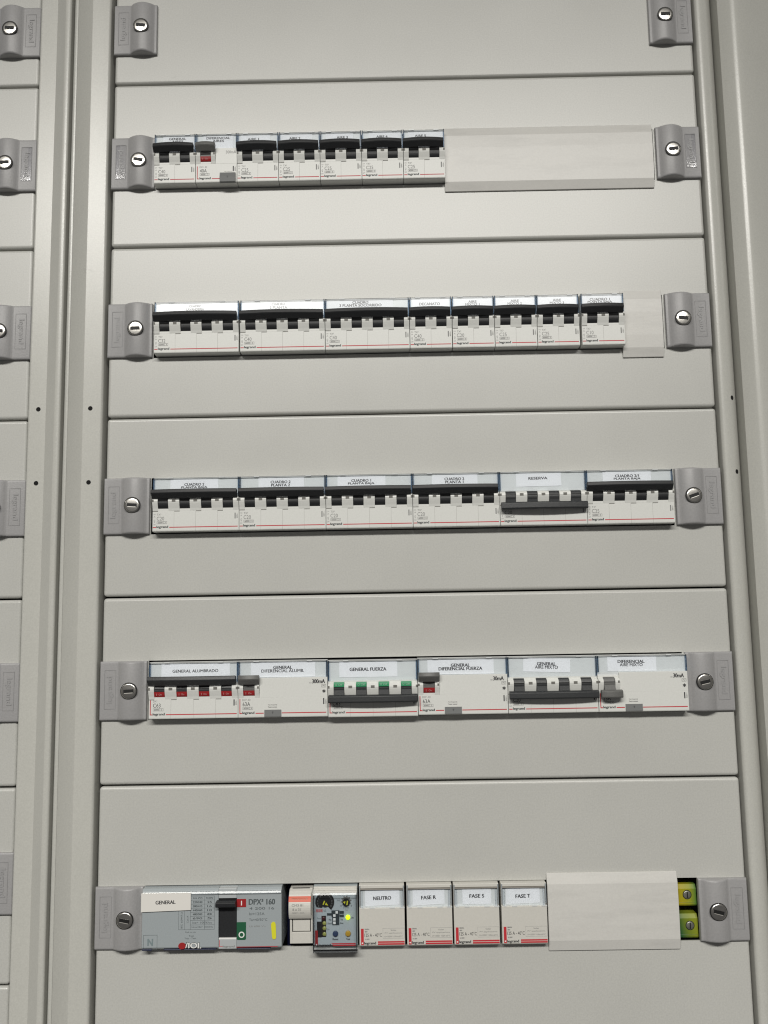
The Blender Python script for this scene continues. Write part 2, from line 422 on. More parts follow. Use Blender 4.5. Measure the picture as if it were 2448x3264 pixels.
for (z0, z1, zc), lab in zip(far, fl):
    t = thing('cover_plate', (0, 0, zc), lab, 'cover plate', 'cover plates of the left cabinet')
    me = plate_mesh(-190, -66.6, z0 - zc, z1 - zc)
    o = bpy.data.objects.new('plate_sheet', me); COL.objects.link(o); o.parent = t
    if zc != -825: lock(t, -84.3, 0, True, -.05 if zc != -75 else .04, clear_insert=(zc == -75), z_row=zc)

# ------------------------------------------------------------------ breakers
PITCH = 17.8
FRONT = 9.0
def module_body(w, poles, rcd, off, dz=0):
    b = MB()
    # lower face with its slightly rounded foot
    b.exx([(-40, -22.5), (8.0, -22.5), (8.8, -22.1), (9.0, -21.4), (9.0, -5.4 + dz), (-40, -5.4 + dz)], .12, w - .12, 'white')
    pw = w / poles
    b.box(.12, w - .12, -40, 5.6, -5.4 + dz, 6.0, 'white')             # recess behind the toggles
    b.exx([(-40, 6.0), (7.0, 6.0), (7.0, 20.8), (8.4, 21.2), (8.4, 22.2), (-40, 22.2)], .12, w - .12, 'hold')
    tab = [(5.6, 5.6), (8.8, 5.6), (10.1, 4.9), (11.0, 3.8), (11.2, 2.6), (10.9, .8), (10.2, -1.4), (9.5, -3.4), (9.06, -5.4), (5.6, -5.4)]
    tab = [(d_, z_ + dz) for d_, z_ in tab]
    if dz: b.box(.12, w - .12, 5.6, 7.6, 5.6 + dz, 6.0, 'white')
    def tabbox(a, c): b.exx(tab, a, c, 'white')
    if rcd:
        tabbox(.12, 4.2); tabbox(13.4, 16.9)
        b.box(17.0, w - .12, 7.65 if dz else 5.6, 9.0, -5.4 + dz, 8.7, 'white')
        wins = [(4.2, 13.4)]
        b.box(.12, 1.4, 11.05, 11.26, 2.0 + dz, 3.8 + dz, 'mark'); b.box(15.4, 16.8, 11.05, 11.26, 2.0 + dz, 3.8 + dz, 'mark')
    else:
        wins = [(pw * k + 4.55, pw * k + 13.1) for k in range(poles)]
        tabbox(.12, wins[0][0])
        for k in range(poles - 1): tabbox(wins[k][1], wins[k + 1][0])
        tabbox(wins[-1][1], w - .12)
        b.box(.12, 1.4, 11.05, 11.26, 1.8 + dz, 3.8 + dz, 'mark'); b.box(w - 1.5, w - .12, 11.05, 11.26, 1.8 + dz, 3.8 + dz, 'mark')
        for k in range(1, poles):
            b.box(pw * k - 1.5, pw * k + 1.5, 11.0, 11.28, 1.8 + dz, 3.8 + dz, 'mark')
            b.box(pw * k - .1, pw * k + .1, 8.9, 9.03, -22, -5.6 + dz, 'seam2')
        for k in range(poles):
            b.box(pw * k + .2, pw * k + 4.6, 8.98, 9.1, -6.0 + dz, -5.5 + dz, 'seam')
    # dark sill under each window
    for a, c in wins:
        b.box(a, c, 5.6, 9.0, -5.4 + dz, -3.6 + dz, 'white')
    return b, wins

def toggle(parent, w, wins, off, m, flags, rcd, dz=0):
    b = MB(); sg = -1 if off else 1
    n = 8
    zt, zb_ = (5.6 + dz * .4, -3.5 + dz)
    cz = 1.2 + dz * .7; R = 6.4
    for a, c in wins:
        # drum seen in the window
        pr = [(5.0, zb_), (5.0, zt)]
        for k in range(n + 1):
            t = k / n; z = zt + (zb_ - zt) * t
            pr.append((4.2 + math.sqrt(max(4, R * R - (z - cz) ** 2)) * .92, z))
        b.exx(pr, a + .1, c - .1, m, smooth=False)
        b.box(a + .12, c - .12, 9.7, 10.4, 2.5 + dz, 3.0 + dz, 'slot')      # groove line on the drum
        # leg from the drum to the bar
        if off: leg = [(9.0, -1.2), (10.6, -1.0), (13.2, -5.5), (12.0, -7.2), (9.0, -6.0)]
        else:   leg = [(9.0, 3.6), (10.5, 3.0), (12.4, 6.0), (12.6, 9.6), (9.0, 10.0)]
        b.exx(leg if not off else leg[::-1], a + .25, c - .25, m)
    bar = [(10.9, 4.3), (14.3, 8.0), (14.7, 8.9), (14.1, 11.4), (13.4, 11.8), (9.9, 10.8)]
    if off:
        bar = [(10.9, -3.6), (14.2, -3.9), (15.2, -4.8), (15.4, -8.8), (14.7, -9.8), (10.4, -9.6)]
    bar = [(d_, z_ + (dz * .35 if not off else dz * .7)) for d_, z_ in bar]
    if rcd: x0, x1 = .4, 17.2
    else: x0, x1 = -.3, w - 1.3
    if off: x0, x1 = x0 + .9, x1 + 1.0
    b.exx(bar if not off else bar, x0, x1, m, bow=1.9 if (w < 60) else 2.2, n=14)
    o = b.build('toggle_handle', parent, bevel=.25)
    # small coloured state flags
    for a, c in wins:
        if flags == 'red':
            fb = MB(); fb.exx([(8.0, -3.4 + dz), (9.45, -3.4 + dz), (10.35, -1.6 + dz), (10.75, .5 + dz), (8.0, .5 + dz)], a + .12, c - .12, 'red')
            fb.text('I', a + 2.2, -1.6 + dz, .3, 1.7, 10.5, 'inkp'); fb.text('On', (a + c) / 2 + .8, -1.6 + dz, 2.5, 1.4, 10.5, 'inkp')
            fb.build('state_flag', parent)
        elif flags == 'green':
            fb = MB(); fb.exx([(8.0, 1.4), (10.8, 1.4), (10.6, 3.4), (9.9, 4.9), (8.0, 5.0)], a + .12, c - .12, 'green')
            fb.text('O', a + 2.0, 3.0, 1.5, 1.4, 10.8, 'inkq'); fb.text('Off', (a + c) / 2 + 1.2, 3.0, 3.2, 1.4, 10.8, 'inkq')
            fb.build('state_flag', parent)
    return o

def label(parent, w, x0, x1, lines, textx=None, z0=6.3, z1=21.8, tilt=0, cap=2.1, pitch=2.85, ztop=None, widths=None, wc=None, paper='paper'):
    cx, cz = (x0 + x1) / 2, (z0 + z1) / 2; ca, sa = math.cos(tilt), math.sin(tilt)
    hw, hh = (x1 - x0) / 2, (z1 - z0) / 2
    b = MB(); b.poly([(cx + a * ca - c * sa, cz + a * sa + c * ca) for a, c in ((-hw, -hh), (hw, -hh), (hw, hh), (-hw, hh))], 7.05, 7.3, paper)
    lp = b.build('paper_label', parent)
    t = MB(); n = len(lines); tx = textx if textx is not None else cx
    zt = ztop if ztop is not None else cz + pitch * (n - 1) / 2
    for k, s in enumerate(lines):
        wdt = widths[k] if widths else len(s) * cap * .80
        t.text(s, tx, zt - k * pitch + (tx - cx) * sa, wdt, cap, 7.34, 'ink', bold=1, rot=tilt)
    t.build('label_text', lp)

def holder_cover(parent, w, ct=.75, zl=6.2):
    c = MB()
    c.box(.5, w - .5, 8.6, 9.3, zl, 21.9, 'cover', dt=None)
    # tilt: top edge further back
    for v in c.bm.verts:
        if v.co.z > 20 * S: v.co.y += ct * S
    o = c.build('label_cover', parent)
    e = MB()
    for a, b_ in ((.2, 1.0), (w - 1.0, w - .2)):
        e.box(a, b_, 7.0, 9.5, zl + .2, 21.9, 'blue')
    for a in (w * .2, w * .8):
        e.box(a - 2.2, a + 2.2, 8.2, 9.0, 21.4, 22.3, 'tabclear')
    e.box(.6, w - .6, 8.35, 8.5, 21.6, 21.95, 'mark')
    e.build('cover_edge', o)

def face_print(parent, w, rating, style, poles):
    b = MB(); d = 9.02
    if style in ('tx', 'dx2'):
        b.text('ON', 1.7, -8.2, 1.7, 1.1, d, 'inkl'); b.text('^', 1.7, -10.2, 1.3, 1.0, d, 'inkg'); b.text('0', 1.7, -13.4, 1.2, 1.6, d, 'inkl'); b.text('v', 1.7, -14.7, 1.0, .7, d, 'inkg')
        b.text('OFF', 1.7, -16.6, 1.9, 1.1, d, 'inkl')
        b.text('TX³' if style == 'tx' else 'DX³', 5.4, -8.4, 3.4, 1.5, d, 'inkg')
        b.box(.4, 3.1, d - .1, d + .05, -19.3, -18.6, 'inkr')
    else:
        b.text('DX³' if style == 'dx' else 'DX³- ID', 5.2 if style == 'dx' else 6.6, -8.4, 3.2 if style == 'dx' else 6.4, 1.5, d, 'inkg')
        b.box(1.1, 1.75, d - .1, d + .05, -19.3, -7.6, 'inkr'); b.box(1.65, 3.2, d - .1, d + .05, -19.3, -18.6, 'inkr')
    b.text(rating, 6.6, -11.7, 6.0, 3.1, d, 'inkg' if style == 'tx' else 'ink', bold=0)
    b.ring(3.6, 11.9, -16.1, -13.9, .28, d - .1, d + .05, 'inkl'); b.text('6000', 6.4, -15, 4.0, 1.3, d, 'inkg', bold=1); b.text('3', 10.4, -15, 1.0, 1.3, d, 'inkg')
    b.box(8.9, 9.2, d - .1, d + .05, -16.1, -13.9, 'inkl')
    b.text('legrand', 8.2, -18.75, 9.6, 2.5, d, 'ink', bold=1)
    x = 13.9
    if style in ('id', 'id2'):
        bx = 21.0 if w > 40 else 22.5
        if w > 40:
            b.box(x, 20.4, d - .1, d + .05, -19.3, -18.6, 'inkr'); b.box(34.8, w - 1.2, d - .1, d + .05, -19.3, -18.6, 'inkr')
            b.text('Test frequently', 27.4, -12.6, 7.4, 1.0, d, 'inkg', bold=1); b.text('Tester souvent', 27.4, -14.2, 7.2, 1.0, d, 'inkg', bold=1)
        else:
            b.box(x, 20.6, d - .1, d + .05, -19.3, -18.6, 'inkr'); b.text('Test frequently', 28, -12.8, 7, .9, d, 'inkg')
    else:
        b.box(x, w - 1.0, d - .1, d + .05, -19.3, -18.6, 'inkr')
    # right hand symbols
    b.box(w - 3.6, w - 2.7, d - .1, d + .05, -12.6, -7.8, 'ink' if style[:2] != 'tx' else 'inkg'); b.text('400V~', w - 1.5, -10.2, 4.4, 1.2, d, 'inkg', rot=math.pi / 2)
    return b

GB = {1: 'breakers in the top row', 2: 'breakers in the second row', 3: 'breakers in the third row', 4: 'breakers in the fourth row'}
def breaker(row, x, zc, w, poles, lines, lab, rating='C20', style='tx', off=False, col='black', flags=None, lx=(6, 30), ma=None, dd=0, ct=.75, **lk):
    rcd = style in ('id', 'id2')
    t = thing('residual_current_switch' if rcd else 'circuit_breaker', (x, dd, zc), lab, 'breaker', GB[row])
    dz = -1.5 if row == 4 else 0
    b, wins = module_body(w, poles, rcd, off, dz)
    b.build('module_body', t, bevel=.22)
    toggle(t, w, wins, off, col, flags, rcd, dz)
    label(t, w, lx[0], lx[1], lines, **lk)
    holder_cover(t, w, ct, 8.8 if rcd else 6.2)
    p = face_print(t, w, rating, style, poles)
    if rcd:
        d = 9.02
        if w > 40:
            p.text(ma, w - 7.2, 5.4, 10.4 if len(ma) > 4 else 8.6, 3.2, d, 'ink', bold=1); p.text('IΔn', w - 13.7 if len(ma) > 4 else w - 12.6, 4.4, 2.0, 1.1, d, 'inkg')
            p.ring(w - 4.8, w - 1.2, .6, 2.9, .25, d - .1, d + .05, 'inkg'); p.text('~', w - 3, 1.75, 2.2, .8, d, 'inkg', bold=1)
            p.text('*', w - 2.9, -2.4, 2.8, 2.8, d, 'ink', bold=1); p.text('o', w - 2.9, -2.4, 1.8, 1.8, d + .05, 'ink')
        else:
            p.text(ma, w - 5.2, 5.0, 8.8, 2.6, d, 'inkg')
        tb = MB(); a = 21.0
        if w > 40: tb.box(a, a + 13.4, 8, 10.0, -21.6, -16.3, 'btn_g', dt=9.6)
        else: tb.exx([(8, -22.6), (10.6, -22.4), (11.2, -18.6), (10.2, -14.2), (8, -14.2)], a, a + 13.4, 'btn_g')
        tb.text('T', a + 6.7, -18.6, 1.3, 1.6, 10.05 if w > 40 else 11.2, 'ink'); tb.build('test_button', t, bevel=.2)
    p.build('printed_marks', t)
    return t

# ---- top row: seven two-pole modules
W2 = 35.72
r1 = [('GENERAL|AIRES', 'C40', 'two-pole black breaker labelled GENERAL AIRES, leftmost in the top row'),
      ('DIFERENCIAL|AIRES', '40A', 'narrow residual current switch labelled DIFERENCIAL AIRES with grey lever and red flag'),
      ('AIRE 1', 'C25', 'two-pole black breaker labelled AIRE 1'), ('AIRE 2', 'C25', 'two-pole black breaker labelled AIRE 2'),
      ('AIRE 3', 'C25', 'two-pole black breaker labelled AIRE 3, middle of the AIRE group'), ('AIRE 4', 'C25', 'two-pole black breaker labelled AIRE 4'),
      ('AIRE 5', 'C25', 'two-pole black breaker labelled AIRE 5, beside the long blank cover')]
lxs = [(7, 33.6), (6, 32.3), (2.6, 28), (1.6, 28.6), (5, 28.4), (6, 33.5), (4.5, 34.5)]
for k, (s, rt, lab) in enumerate(r1):
    x = 39.1 + k * W2
    L = s.split('|')
    if k == 1:
        breaker(1, x, -75, W2 - .2, 2, L, lab, rating=rt, style='id', col='grey', flags='red', lx=lxs[k], ma='300mA', textx=19, ztop=18.8, cap=2.0, pitch=2.6, widths=[20.5, 10], z0=9.0)
    else:
        breaker(1, x, -75, W2 - .2, 2, L, lab, rating=rt, lx=lxs[k], ztop=18.8 if k == 0 else 17.2, textx={0: 19.5, 2: 13.5, 3: 13.7, 4: 19, 5: 17.5, 6: 15}[k], cap=2.1, pitch=2.5, widths=[15, 10] if k == 0 else [9.7])
# ---- second row
Z2 = -225
breaker(2, 41.2, Z2, 71.2, 4, ['CUADRO', 'LAVANDERIA'], 'four-pole C32 breaker leftmost in the glaring second row, label text washed out', rating='C32', lx=(4.5, 69), ztop=18.5, cap=1.9, pitch=2.7, textx=34, widths=[10.5, 15])
breaker(2, 113.5, Z2, 71.2, 4, ['CUADRO', '2 PLANTA'], 'four-pole C40 breaker labelled 2 PLANTA beside the washed-out leftmost label', rating='C40', lx=(2, 60), ztop=19, cap=2.2, pitch=2.9, textx=32, widths=[11.5, 15])
breaker(2, 185.0, Z2, 70.6, 4, ['CUADRO', '3 PLANTA SOCORRIDO'], 'four-pole breaker labelled CUADRO 3 PLANTA SOCORRIDO', rating='C40', lx=(1.2, 57), ct=.35, textx=29.7, ztop=19.1, cap=2.3, pitch=2.55, widths=[13.5, 35.5])
breaker(2, 255.9, Z2, 35.2, 2, ['DECANATO'], 'two-pole black breaker labelled DECANATO', rating='C40', lx=(2.5, 33.5), ct=.55, textx=17, ztop=16.6, cap=2.3, widths=[17.5])
for k, (tx, rt) in enumerate((('MIXTO 1', 'C20'), ('MIXTO 2', 'C25'), ('MIXTO 3', 'C25'))):
    breaker(2, 291.5 + 35.5 * k, Z2, 35.2, 2, ['AIRE', tx], 'two-pole black breaker labelled %s in the second row' % tx, rating=rt, lx=(1.5, 33.8), textx=17.5, ct=.5, ztop=17.9, cap=2.0, pitch=2.3, widths=[7, 12])
breaker(2, 399.4, Z2, 35.9, 2, ['CUADRO 1', 'PLANTA BAJA'], 'two-pole C10 breaker labelled CUADRO 1 PLANTA BAJA, beside the small blank cover', rating='C10', lx=(2, 34), ct=.38, textx=16.5, ztop=17.6, cap=2.2, pitch=2.4, widths=[17, 20.5], dd=.6)
# ---- third row
r3 = [('CUADRO 2|PLANTA BAJA', 'C20', (14, 53.5), 33.7, [16.5, 21.5], 'four-pole breaker labelled CUADRO 2 PLANTA BAJA'),
      ('CUADRO 2|PLANTA 2', 'C20', (15.5, 53), 33.7, [16.5, 15.5], 'four-pole breaker labelled CUADRO 2 PLANTA 2'),
      ('CUADRO 1|PLANTA BAJA', 'C20', (9.5, 49), 29, [16.3, 21.8], 'four-pole breaker labelled CUADRO 1 PLANTA BAJA, four poles wide'),
      ('CUADRO 2|PLANTA 1', 'C20', (16, 53.5), 34.5, [16.3, 15], 'four-pole breaker labelled CUADRO 2 PLANTA 1, left of RESERVA'),
      ('RESERVA', 'C20', (14, 51), 32, [15.6], 'four-pole breaker labelled RESERVA with its black lever down'),
      ('CUADRO 2/1|PLANTA BAJA', 'C25', (14, 53.5), 34, [19.5, 22], 'four-pole breaker labelled CUADRO 2/1 PLANTA BAJA, right end of its row')]
for k, (s, rt, lx, tx, wd_, lab) in enumerate(r3):
    off = k == 4
    breaker(3, 42.2 + 71.05 * k, -375, 70.85, 4, s.split('|'), lab, rating=rt, lx=lx, textx=tx, widths=wd_, cap=2.15, pitch=2.6,
            ztop=16.4 if k == 0 else (17.2 if not off else 16.5), off=off, col='charcoal' if off else 'black', z0=9.8 if off else 6.3, tilt=.01 * (k == 4))
# ---- fourth row
W4 = 71.4
breaker(4, 41.4, -525, W4, 4, ['GENERAL ALUMBRADO'], 'four-pole breaker labelled GENERAL ALUMBRADO with red flags', rating='C63', style='dx', col='charcoal', flags='red', lx=(9.5, 64.5), textx=36.8, ztop=15, cap=2.3, widths=[36.8])
breaker(4, 112.9, -525, W4, 4, ['GENERAL', 'DIFERENCIAL ALUMB.'], 'wide residual current switch labelled GENERAL DIFERENCIAL ALUMB., 300mA', rating='63A', style='id', col='grey', flags='red', lx=(9.8, 61.5), textx=35.4, ztop=16.7, cap=2.4, pitch=2.7, widths=[15.2, 34.2], ma='300mA', z0=9.0, z1=21.2)
breaker(4, 184.7, -525.6, W4, 4, ['GENERAL FUERZA'], 'four-pole breaker labelled GENERAL FUERZA, lever down, green flags', rating='C63', style='dx', off=True, col='charcoal', flags='green', lx=(9, 55.5), textx=32, ztop=14.8, cap=2.6, widths=[29.5], z0=8.6, z1=20.6, dd=.7)
breaker(4, 256.4, -525, W4, 4, ['GENERAL', 'DIFERENCIAL FUERZA'], 'wide residual current switch labelled GENERAL DIFERENCIAL FUERZA with red flag', rating='63A', style='id', col='grey', flags='red', lx=(8, 61), textx=34.3, ztop=16.2, cap=2.5, pitch=2.75, widths=[15.4, 35], ma='30mA', z0=9.0, z1=20.6)
breaker(4, 328.0, -525, W4, 4, ['GENERAL', 'AIRE MIXTO'], 'four-pole breaker labelled GENERAL AIRE MIXTO, lever down, tilted label', rating='C20', style='dx2', off=True, col='charcoal', lx=(13, 50.5), textx=31.5, ztop=16.1, cap=2.5, pitch=2.65, widths=[15.2, 18.3], tilt=-.035, z0=9.6, z1=20.4)
breaker(4, 399.7, -525, W4, 4, ['DIFERENCIAL', 'AIRE MIXTO'], 'residual current switch labelled DIFERENCIAL AIRE MIXTO, grey lever down', rating='25A', style='id2', off=True, col='grey', lx=(8.5, 47.5), textx=27.5, ztop=16.9, cap=2.4, pitch=2.6, widths=[21.5, 18.3], tilt=-.01, ma='30mA', z0=9.4, z1=20.6)

# ------------------------------------------------------------------ blank covers
def blank(x0, x1, zc, lab, d=3.0):
    t = thing('blank_cover', (x0, 0, zc), lab, 'blank cover', 'blank covers')
    pr = [(.3, -29), (1.2, -29), (1.5, -28.7), (2.7, -23.6), (3.3, -21.0), (3.6, -10), (3.6, 10), (3.3, 21.0), (2.7, 23.6), (1.5, 28.7), (1.2, 29), (.3, 29)]
    MB().exx(pr, 0, x1 - x0, 'blank').build('cover_strip', t, bevel=.3)
blank(288.9, 469.2, -77.2, 'long plain off-white blank cover at the right of the top row')
blank(434.9, 469.2, -227.2, 'short square off-white blank cover at the right of the second row')
blank(354.2, 456.0, -700.2, 'wide plain off-white blank cover between FASE T and the yellow terminals')

# ------------------------------------------------------------------ bottom row
ZR = -700
# --- main moulded-case breaker
x0 = 38.4; Wm = 108.6
t = thing('main_breaker', (x0, 0, ZR), 'large blue-grey main breaker with white sticker GENERAL and black lever', 'breaker')
b = MB()
b.exx([(-40, -22.4), (5.6, -22.4), (7.4, -21.2), (7.8, -20.4), (7.8, 21.0), (6.2, 22.8), (-40, 22.8)], .1, 59.6, 'mccb')
b.exx([(-40, -22.4), (5.6, -22.4), (7.4, -21.2), (7.8, -20.4), (7.8, 21.0), (6.2, 22.8), (-40, 22.8)], 73.8, Wm, 'mccb')
b.box(59.6, 73.8, -40, 2, -22.4, 22.8, 'mccb'); b.box(59.7, 73.7, 2, 7.7, 15.2, 22.6, 'pale'); b.box(59.7, 73.7, 2, 7.7, -22.2, -15.2, 'pale')
b.box(.3, 8, 3, 8.0, -22.8, -21.7, 'navy'); b.box(17, 58, 3, 7.6, -22.8, -22.0, 'navy'); b.box(74, 100, 3, 7.5, -22.8, -22.1, 'navy')
b.build('case', t, bevel=.3)
b = MB(); b.box(59.8, 73.6, 2, 6.4, -14.0, 14.8, 'black'); b.box(59.8, 73.6, 2, 7.9, -15.2, -14.3, 'inkw')
b.exx([(4, 9.5), (13.2, 9.9), (14.0, 10.6), (14.2, 13.2), (13.4, 13.9), (4, 14.2)], 58.2, 73.6, 'black'); b.build('toggle_handle', t, bevel=.3)
MB().exx([(7.2, 18.4), (8.6, 18.4), (8.9, 18.7), (8.9, 19.3), (8.33, 20.5), (7.2, 21.2)], .3, Wm - .3, 'gloss').build('top_cover', t, bevel=.4)
b = MB(); b.poly([(-.4, 6.2), (38.2, 7.3), (38.2, 20.0), (-.4, 19.9)], 7.8, 9.2, 'paperw'); sk = b.build('sticker', t)
MB().text('GENERAL', 18.6, 13.3, 15.6, 2.7, 9.22, 'ink', bold=1, rot=.02).build('label_text', sk)
b = MB(); b.box(73.8, 81, 7.7, 8.1, 8.6, 14.6, 'red'); b.text('I', 77.5, 11.6, .8, 3.4, 8.12, 'inkw', bold=1); b.build('on_mark', t)
b = MB(); b.poly([(73.8, -15), (74.6, -15.6), (80.2, -15.6), (81, -15), (81, -2.6), (73.8, -2.6)], 7.7, 8.1, 'green_d')
b.disc(77.6, -11.8, 2.3, 8.0, 8.2, 'inkw'); b.disc(77.6, -11.8, 1.45, 8.0, 8.26, 'green_d'); b.build('off_mark', t)
b = MB(); d = 7.82
b.text('DPX³ 160', 93.3, 12.3, 20.6, 4.2, d, 'ink_m', bold=1); b.text('4 200 16', 93.2, 7.4, 19.4, 1.9, d, 'ink_m'); b.text('In=125A', 89.4, 3.4, 12.0, 2.0, d, 'ink_m'); b.text('Ta=40/50°C', 90.4, -.9, 14.2, 1.9, d, 'ink_m')
b.text('Ui 690 V~', 90, -5.8, 13, 1.2, d, 'inkg')
# rating table
for zz in (17.2, 14.2, 11.2, 8.2, 5.2, 2.2, -.8, -4.2, -7.6): b.box(37.8, 56.4, d - .05, d + .04, zz - .09, zz + .09, 'ink_m')
for xx in (37.8, 48.8, 56.4): b.box(xx - .09, xx + .09, d - .05, d + .04, -7.6, 17.2, 'ink_m')
for xx in (28.6, 33.2): b.box(xx - .08, xx + .08, d - .05, d + .04, -7.6, 6.4, 'ink_m')
b.box(28.6, 37.8, d - .05, d + .04, -7.7, -7.5, 'ink_m')
for k, (a, c) in enumerate((('Ue (V)', 'Icu (kA)'), ('220/240', '25'), ('380/415', '16'), ('440/460', '10'), ('480/500', '8'), ('690', '5'))):
    b.text(a, 43.3, 15.7 - 3 * k, 7.4, 1.5, d, 'ink_m', bold=1); b.text(c, 52.6, 15.7 - 3 * k, 3.6 if k else 5.4, 1.5, d, 'ink_m', bold=1)
b.text('Ics= 100%Icu', 47, -2.5, 15, 1.5, d, 'ink_m'); b.text('Uimp=8kV  50/60Hz', 47, -5.9, 16.5, 1.4, d, 'ink_m')
b.text('IEC 60947-2', 31, -.6, 12, 1.3, d, 'ink_m', rot=math.pi / 2); b.text('Cat.A', 35.6, 0, 5.4, 1.3, d, 'ink_m', rot=math.pi / 2)
b.text('Push to trip', 38, -9.6, 8, 1.3, d, 'ink_m'); b.text('Test', 38.6, -12.2, 4, 1.1, d, 'ink_m'); b.text('Trip - Test', 37.8, -14.2, 9, 1.4, d, 'ink_m')
b.ring(1.4, 12.2, -22, -11.2, .22, d - .05, d + .04, 'ink_m'); b.text('N', 6.8, -16.6, 4.4, 5.2, d, 'ink_n', bold=1)
b.box(60.2, 60.6, 7.7, 7.78, -20.6, -15.7, 'inkr'); b.box(60.6, 63, 7.7, 7.78, -20.6, -20.3, 'inkr'); b.box(73.4, 105.5, d - .05, d + .04, -21.1, -20.75, 'inkr')
b.text('legrand', 67.6, -20.6, 9.2, 1.9, 7.72, 'inkg', bold=1)
b.build('printed_marks', t)
b = MB(); b.disc(31.6, -19.4, 2.9, 7.7, 8.5, 'red', rz=2.4); b.text('/IOI.', 40.0, -19.3, 13.5, 4.6, 8.0, 'slot', bold=2, rot=-.03); b.text('/IOI.', 40.2, -19.2, 12.6, 4.0, 8.15, 'inkw', bold=1, rot=-.03)
b.build('trip_knob', t)
b = MB(); b.poly([(100.4, -4.2), (101.4, -2.8), (103.2, -2.8), (104.0, -4.2), (104.4, -14.2), (103.6, -15.4), (102, -15.4), (101.2, -14.2)], 7.8, 8.3, 'strip'); b.build('yellow_tag', t)

# --- blue wire glimpsed in the gap
b = MB(); b.exz([(149.2 + 1.6 * math.cos(a * .785), -24 + 1.6 * math.sin(a * .785)) for a in range(8)][::-1], -760, -640, 'wire')
b.build('cable', label='dark blue cable in the black gap beside the main breaker', category='cable')

# --- narrow fuse module with an orange band
x0 = 153.2; Wf = 17.7
t = thing('fuse_holder', (x0, 0, ZR), 'narrow cream fuse holder with an orange band, beside the relay', 'fuse holder')
b = MB()
b.box(0, Wf, -40, 4.0, -19.8, 20.6, 'cream'); b.box(0, 1.6, 4, 5.4, -19.8, 1.0, 'cream'); b.box(16.2, Wf, 4, 5.4, -19.8, 1.0, 'cream'); b.box(1.6, 16.2, 4, 5.4, -19.8, -11.4, 'cream')
b.build('module_body', t, bevel=.2)
b = MB()
pr = [(2, 20.0)] + [(4.6 + 6.0 * math.sin(math.radians(a)) ** .9, 19.6 - 20.2 * (a / 150)) for a in range(20, 151, 13)] + [(3.6, -1.6), (2, -1.6)]
b.exx(pr, -.5, 16.6, 'cream'); b.build('drawer_handle', t, bevel=.15)
b = MB(); b.box(2.3, 15.6, 3.9, 4.9, -10.8, .4, 'cream'); b.build('drawer_front', t, bevel=.25)
b = MB(); b.box(1.7, 16.1, 3.95, 4.05, -11.4, 1.0, 'slot'); b.box(2.0, 15.5, 3.95, 4.06, 20.7, 21.4, 'slot'); b.build('drawer_gap', t)
def fuse_band():
    b = MB(); i = b.mi('orange')
    zs = [15.9, 15.0, 14.0, 13.0, 12.2]
    def dep(z):
        a = (19.6 - z) / 20.2 * 150; return 4.6 + 6.0 * math.sin(math.radians(max(a, 1))) ** .9 + .12
    R = [[b.bm.verts.new(P(x, dep(z), z)) for x in (-.55, 16.65)] for z in zs]
    for a, c in zip(R, R[1:]):
        f = b.bm.faces.new([a[0], c[0], c[1], a[1]]); f.material_index = i
    b.ring(1.6, 14.2, 12.7, 15.2, .25, dep(14) - .05, dep(14) + .12, 'orl'); b.text('legrand', 8, 14, 11, 1.6, dep(14) + .1, 'orl', bold=1)
    b.text('CM3 81', 6.4, 10.0, 8.8, 1.7, dep(10) + .05, 'inkg'); b.text('8 x 31', 5.8, 7.0, 6.4, 1.7, dep(7) + .05, 'inkg'); b.text('400V~ 20A', 7, 4.6, 9.6, .9, dep(4.6) + .1, 'inkl')
    return b
fuse_band().build('printed_band', t)

# --- relay with its clear cover
x0 = 171.4; Wr = 34.4
t = thing('earth_leakage_relay', (x0, 0, ZR), 'blue-grey relay with black dial and lit green lamp behind clear cover', 'relay')
b = MB(); b.box(.2, Wr, -40, 4.2, -21.8, 22.2, 'relay'); b.box(.4, Wr - .2, 4.2, 7.0, 19.6, 22.2, 'cream'); b.build('module_body', t, bevel=.3)
k = 13.35 / 1   # zoom pixels per mm in the big close-up (3.19 * 1.4756 * 2.84)
zx = lambda X: (X - 600) / 26.9; zz_ = lambda Y: 22.4 - (Y - 120) / 26.9
b = MB(); d = 4.25
pts = [(zx(840) + 7.4 * math.cos(math.radians(a)), zz_(445) + 7.4 * math.sin(math.radians(a))) for a in range(-42, 222, 12)] + [(zx(785), zz_(560)), (zx(800), zz_(500)), (zx(850), zz_(520)), (zx(910), zz_(540)), (zx(975), zz_(605))]
b.poly(pts, 4.1, 4.6, 'slot')
for a in range(-30, 215, 20): b.text('2', zx(840) + 5.6 * math.cos(math.radians(a)), zz_(445) + 5.6 * math.sin(math.radians(a)), .9, 1.0, 4.62, 'inkg')
b.disc(zx(850), zz_(455), 3.0, 4.5, 5.6, 'slot')
b.poly([(zx(795), zz_(480)), (zx(820), zz_(490)), (zx(850), zz_(415)), (zx(828), zz_(405))], 5.5, 5.8, 'yel'); b.poly([(zx(848), zz_(490)), (zx(915), zz_(505)), (zx(870), zz_(440))], 5.5, 5.8, 'yel')
b.build('setting_dial', t)
b = MB(); star = []
for q in range(20):
    rr = 4.4 if q % 2 == 0 else 2.9; a = math.radians(q * 18 + 9); star.append((zx(1290) + rr * math.cos(a), zz_(430) + rr * math.sin(a)))
b.poly(star, 4.1, 4.5, 'mark'); b.disc(zx(1290), zz_(455), 2.9, 4.3, 5.3, 'slot')
b.poly([(zx(1222), zz_(440)), (zx(1275), zz_(425)), (zx(1265), zz_(480))], 5.2, 5.5, 'yel'); b.poly([(zx(1292), zz_(500)), (zx(1318), zz_(500)), (zx(1333), zz_(420)), (zx(1307), zz_(415))], 5.2, 5.5, 'yel')
b.build('delay_dial', t)
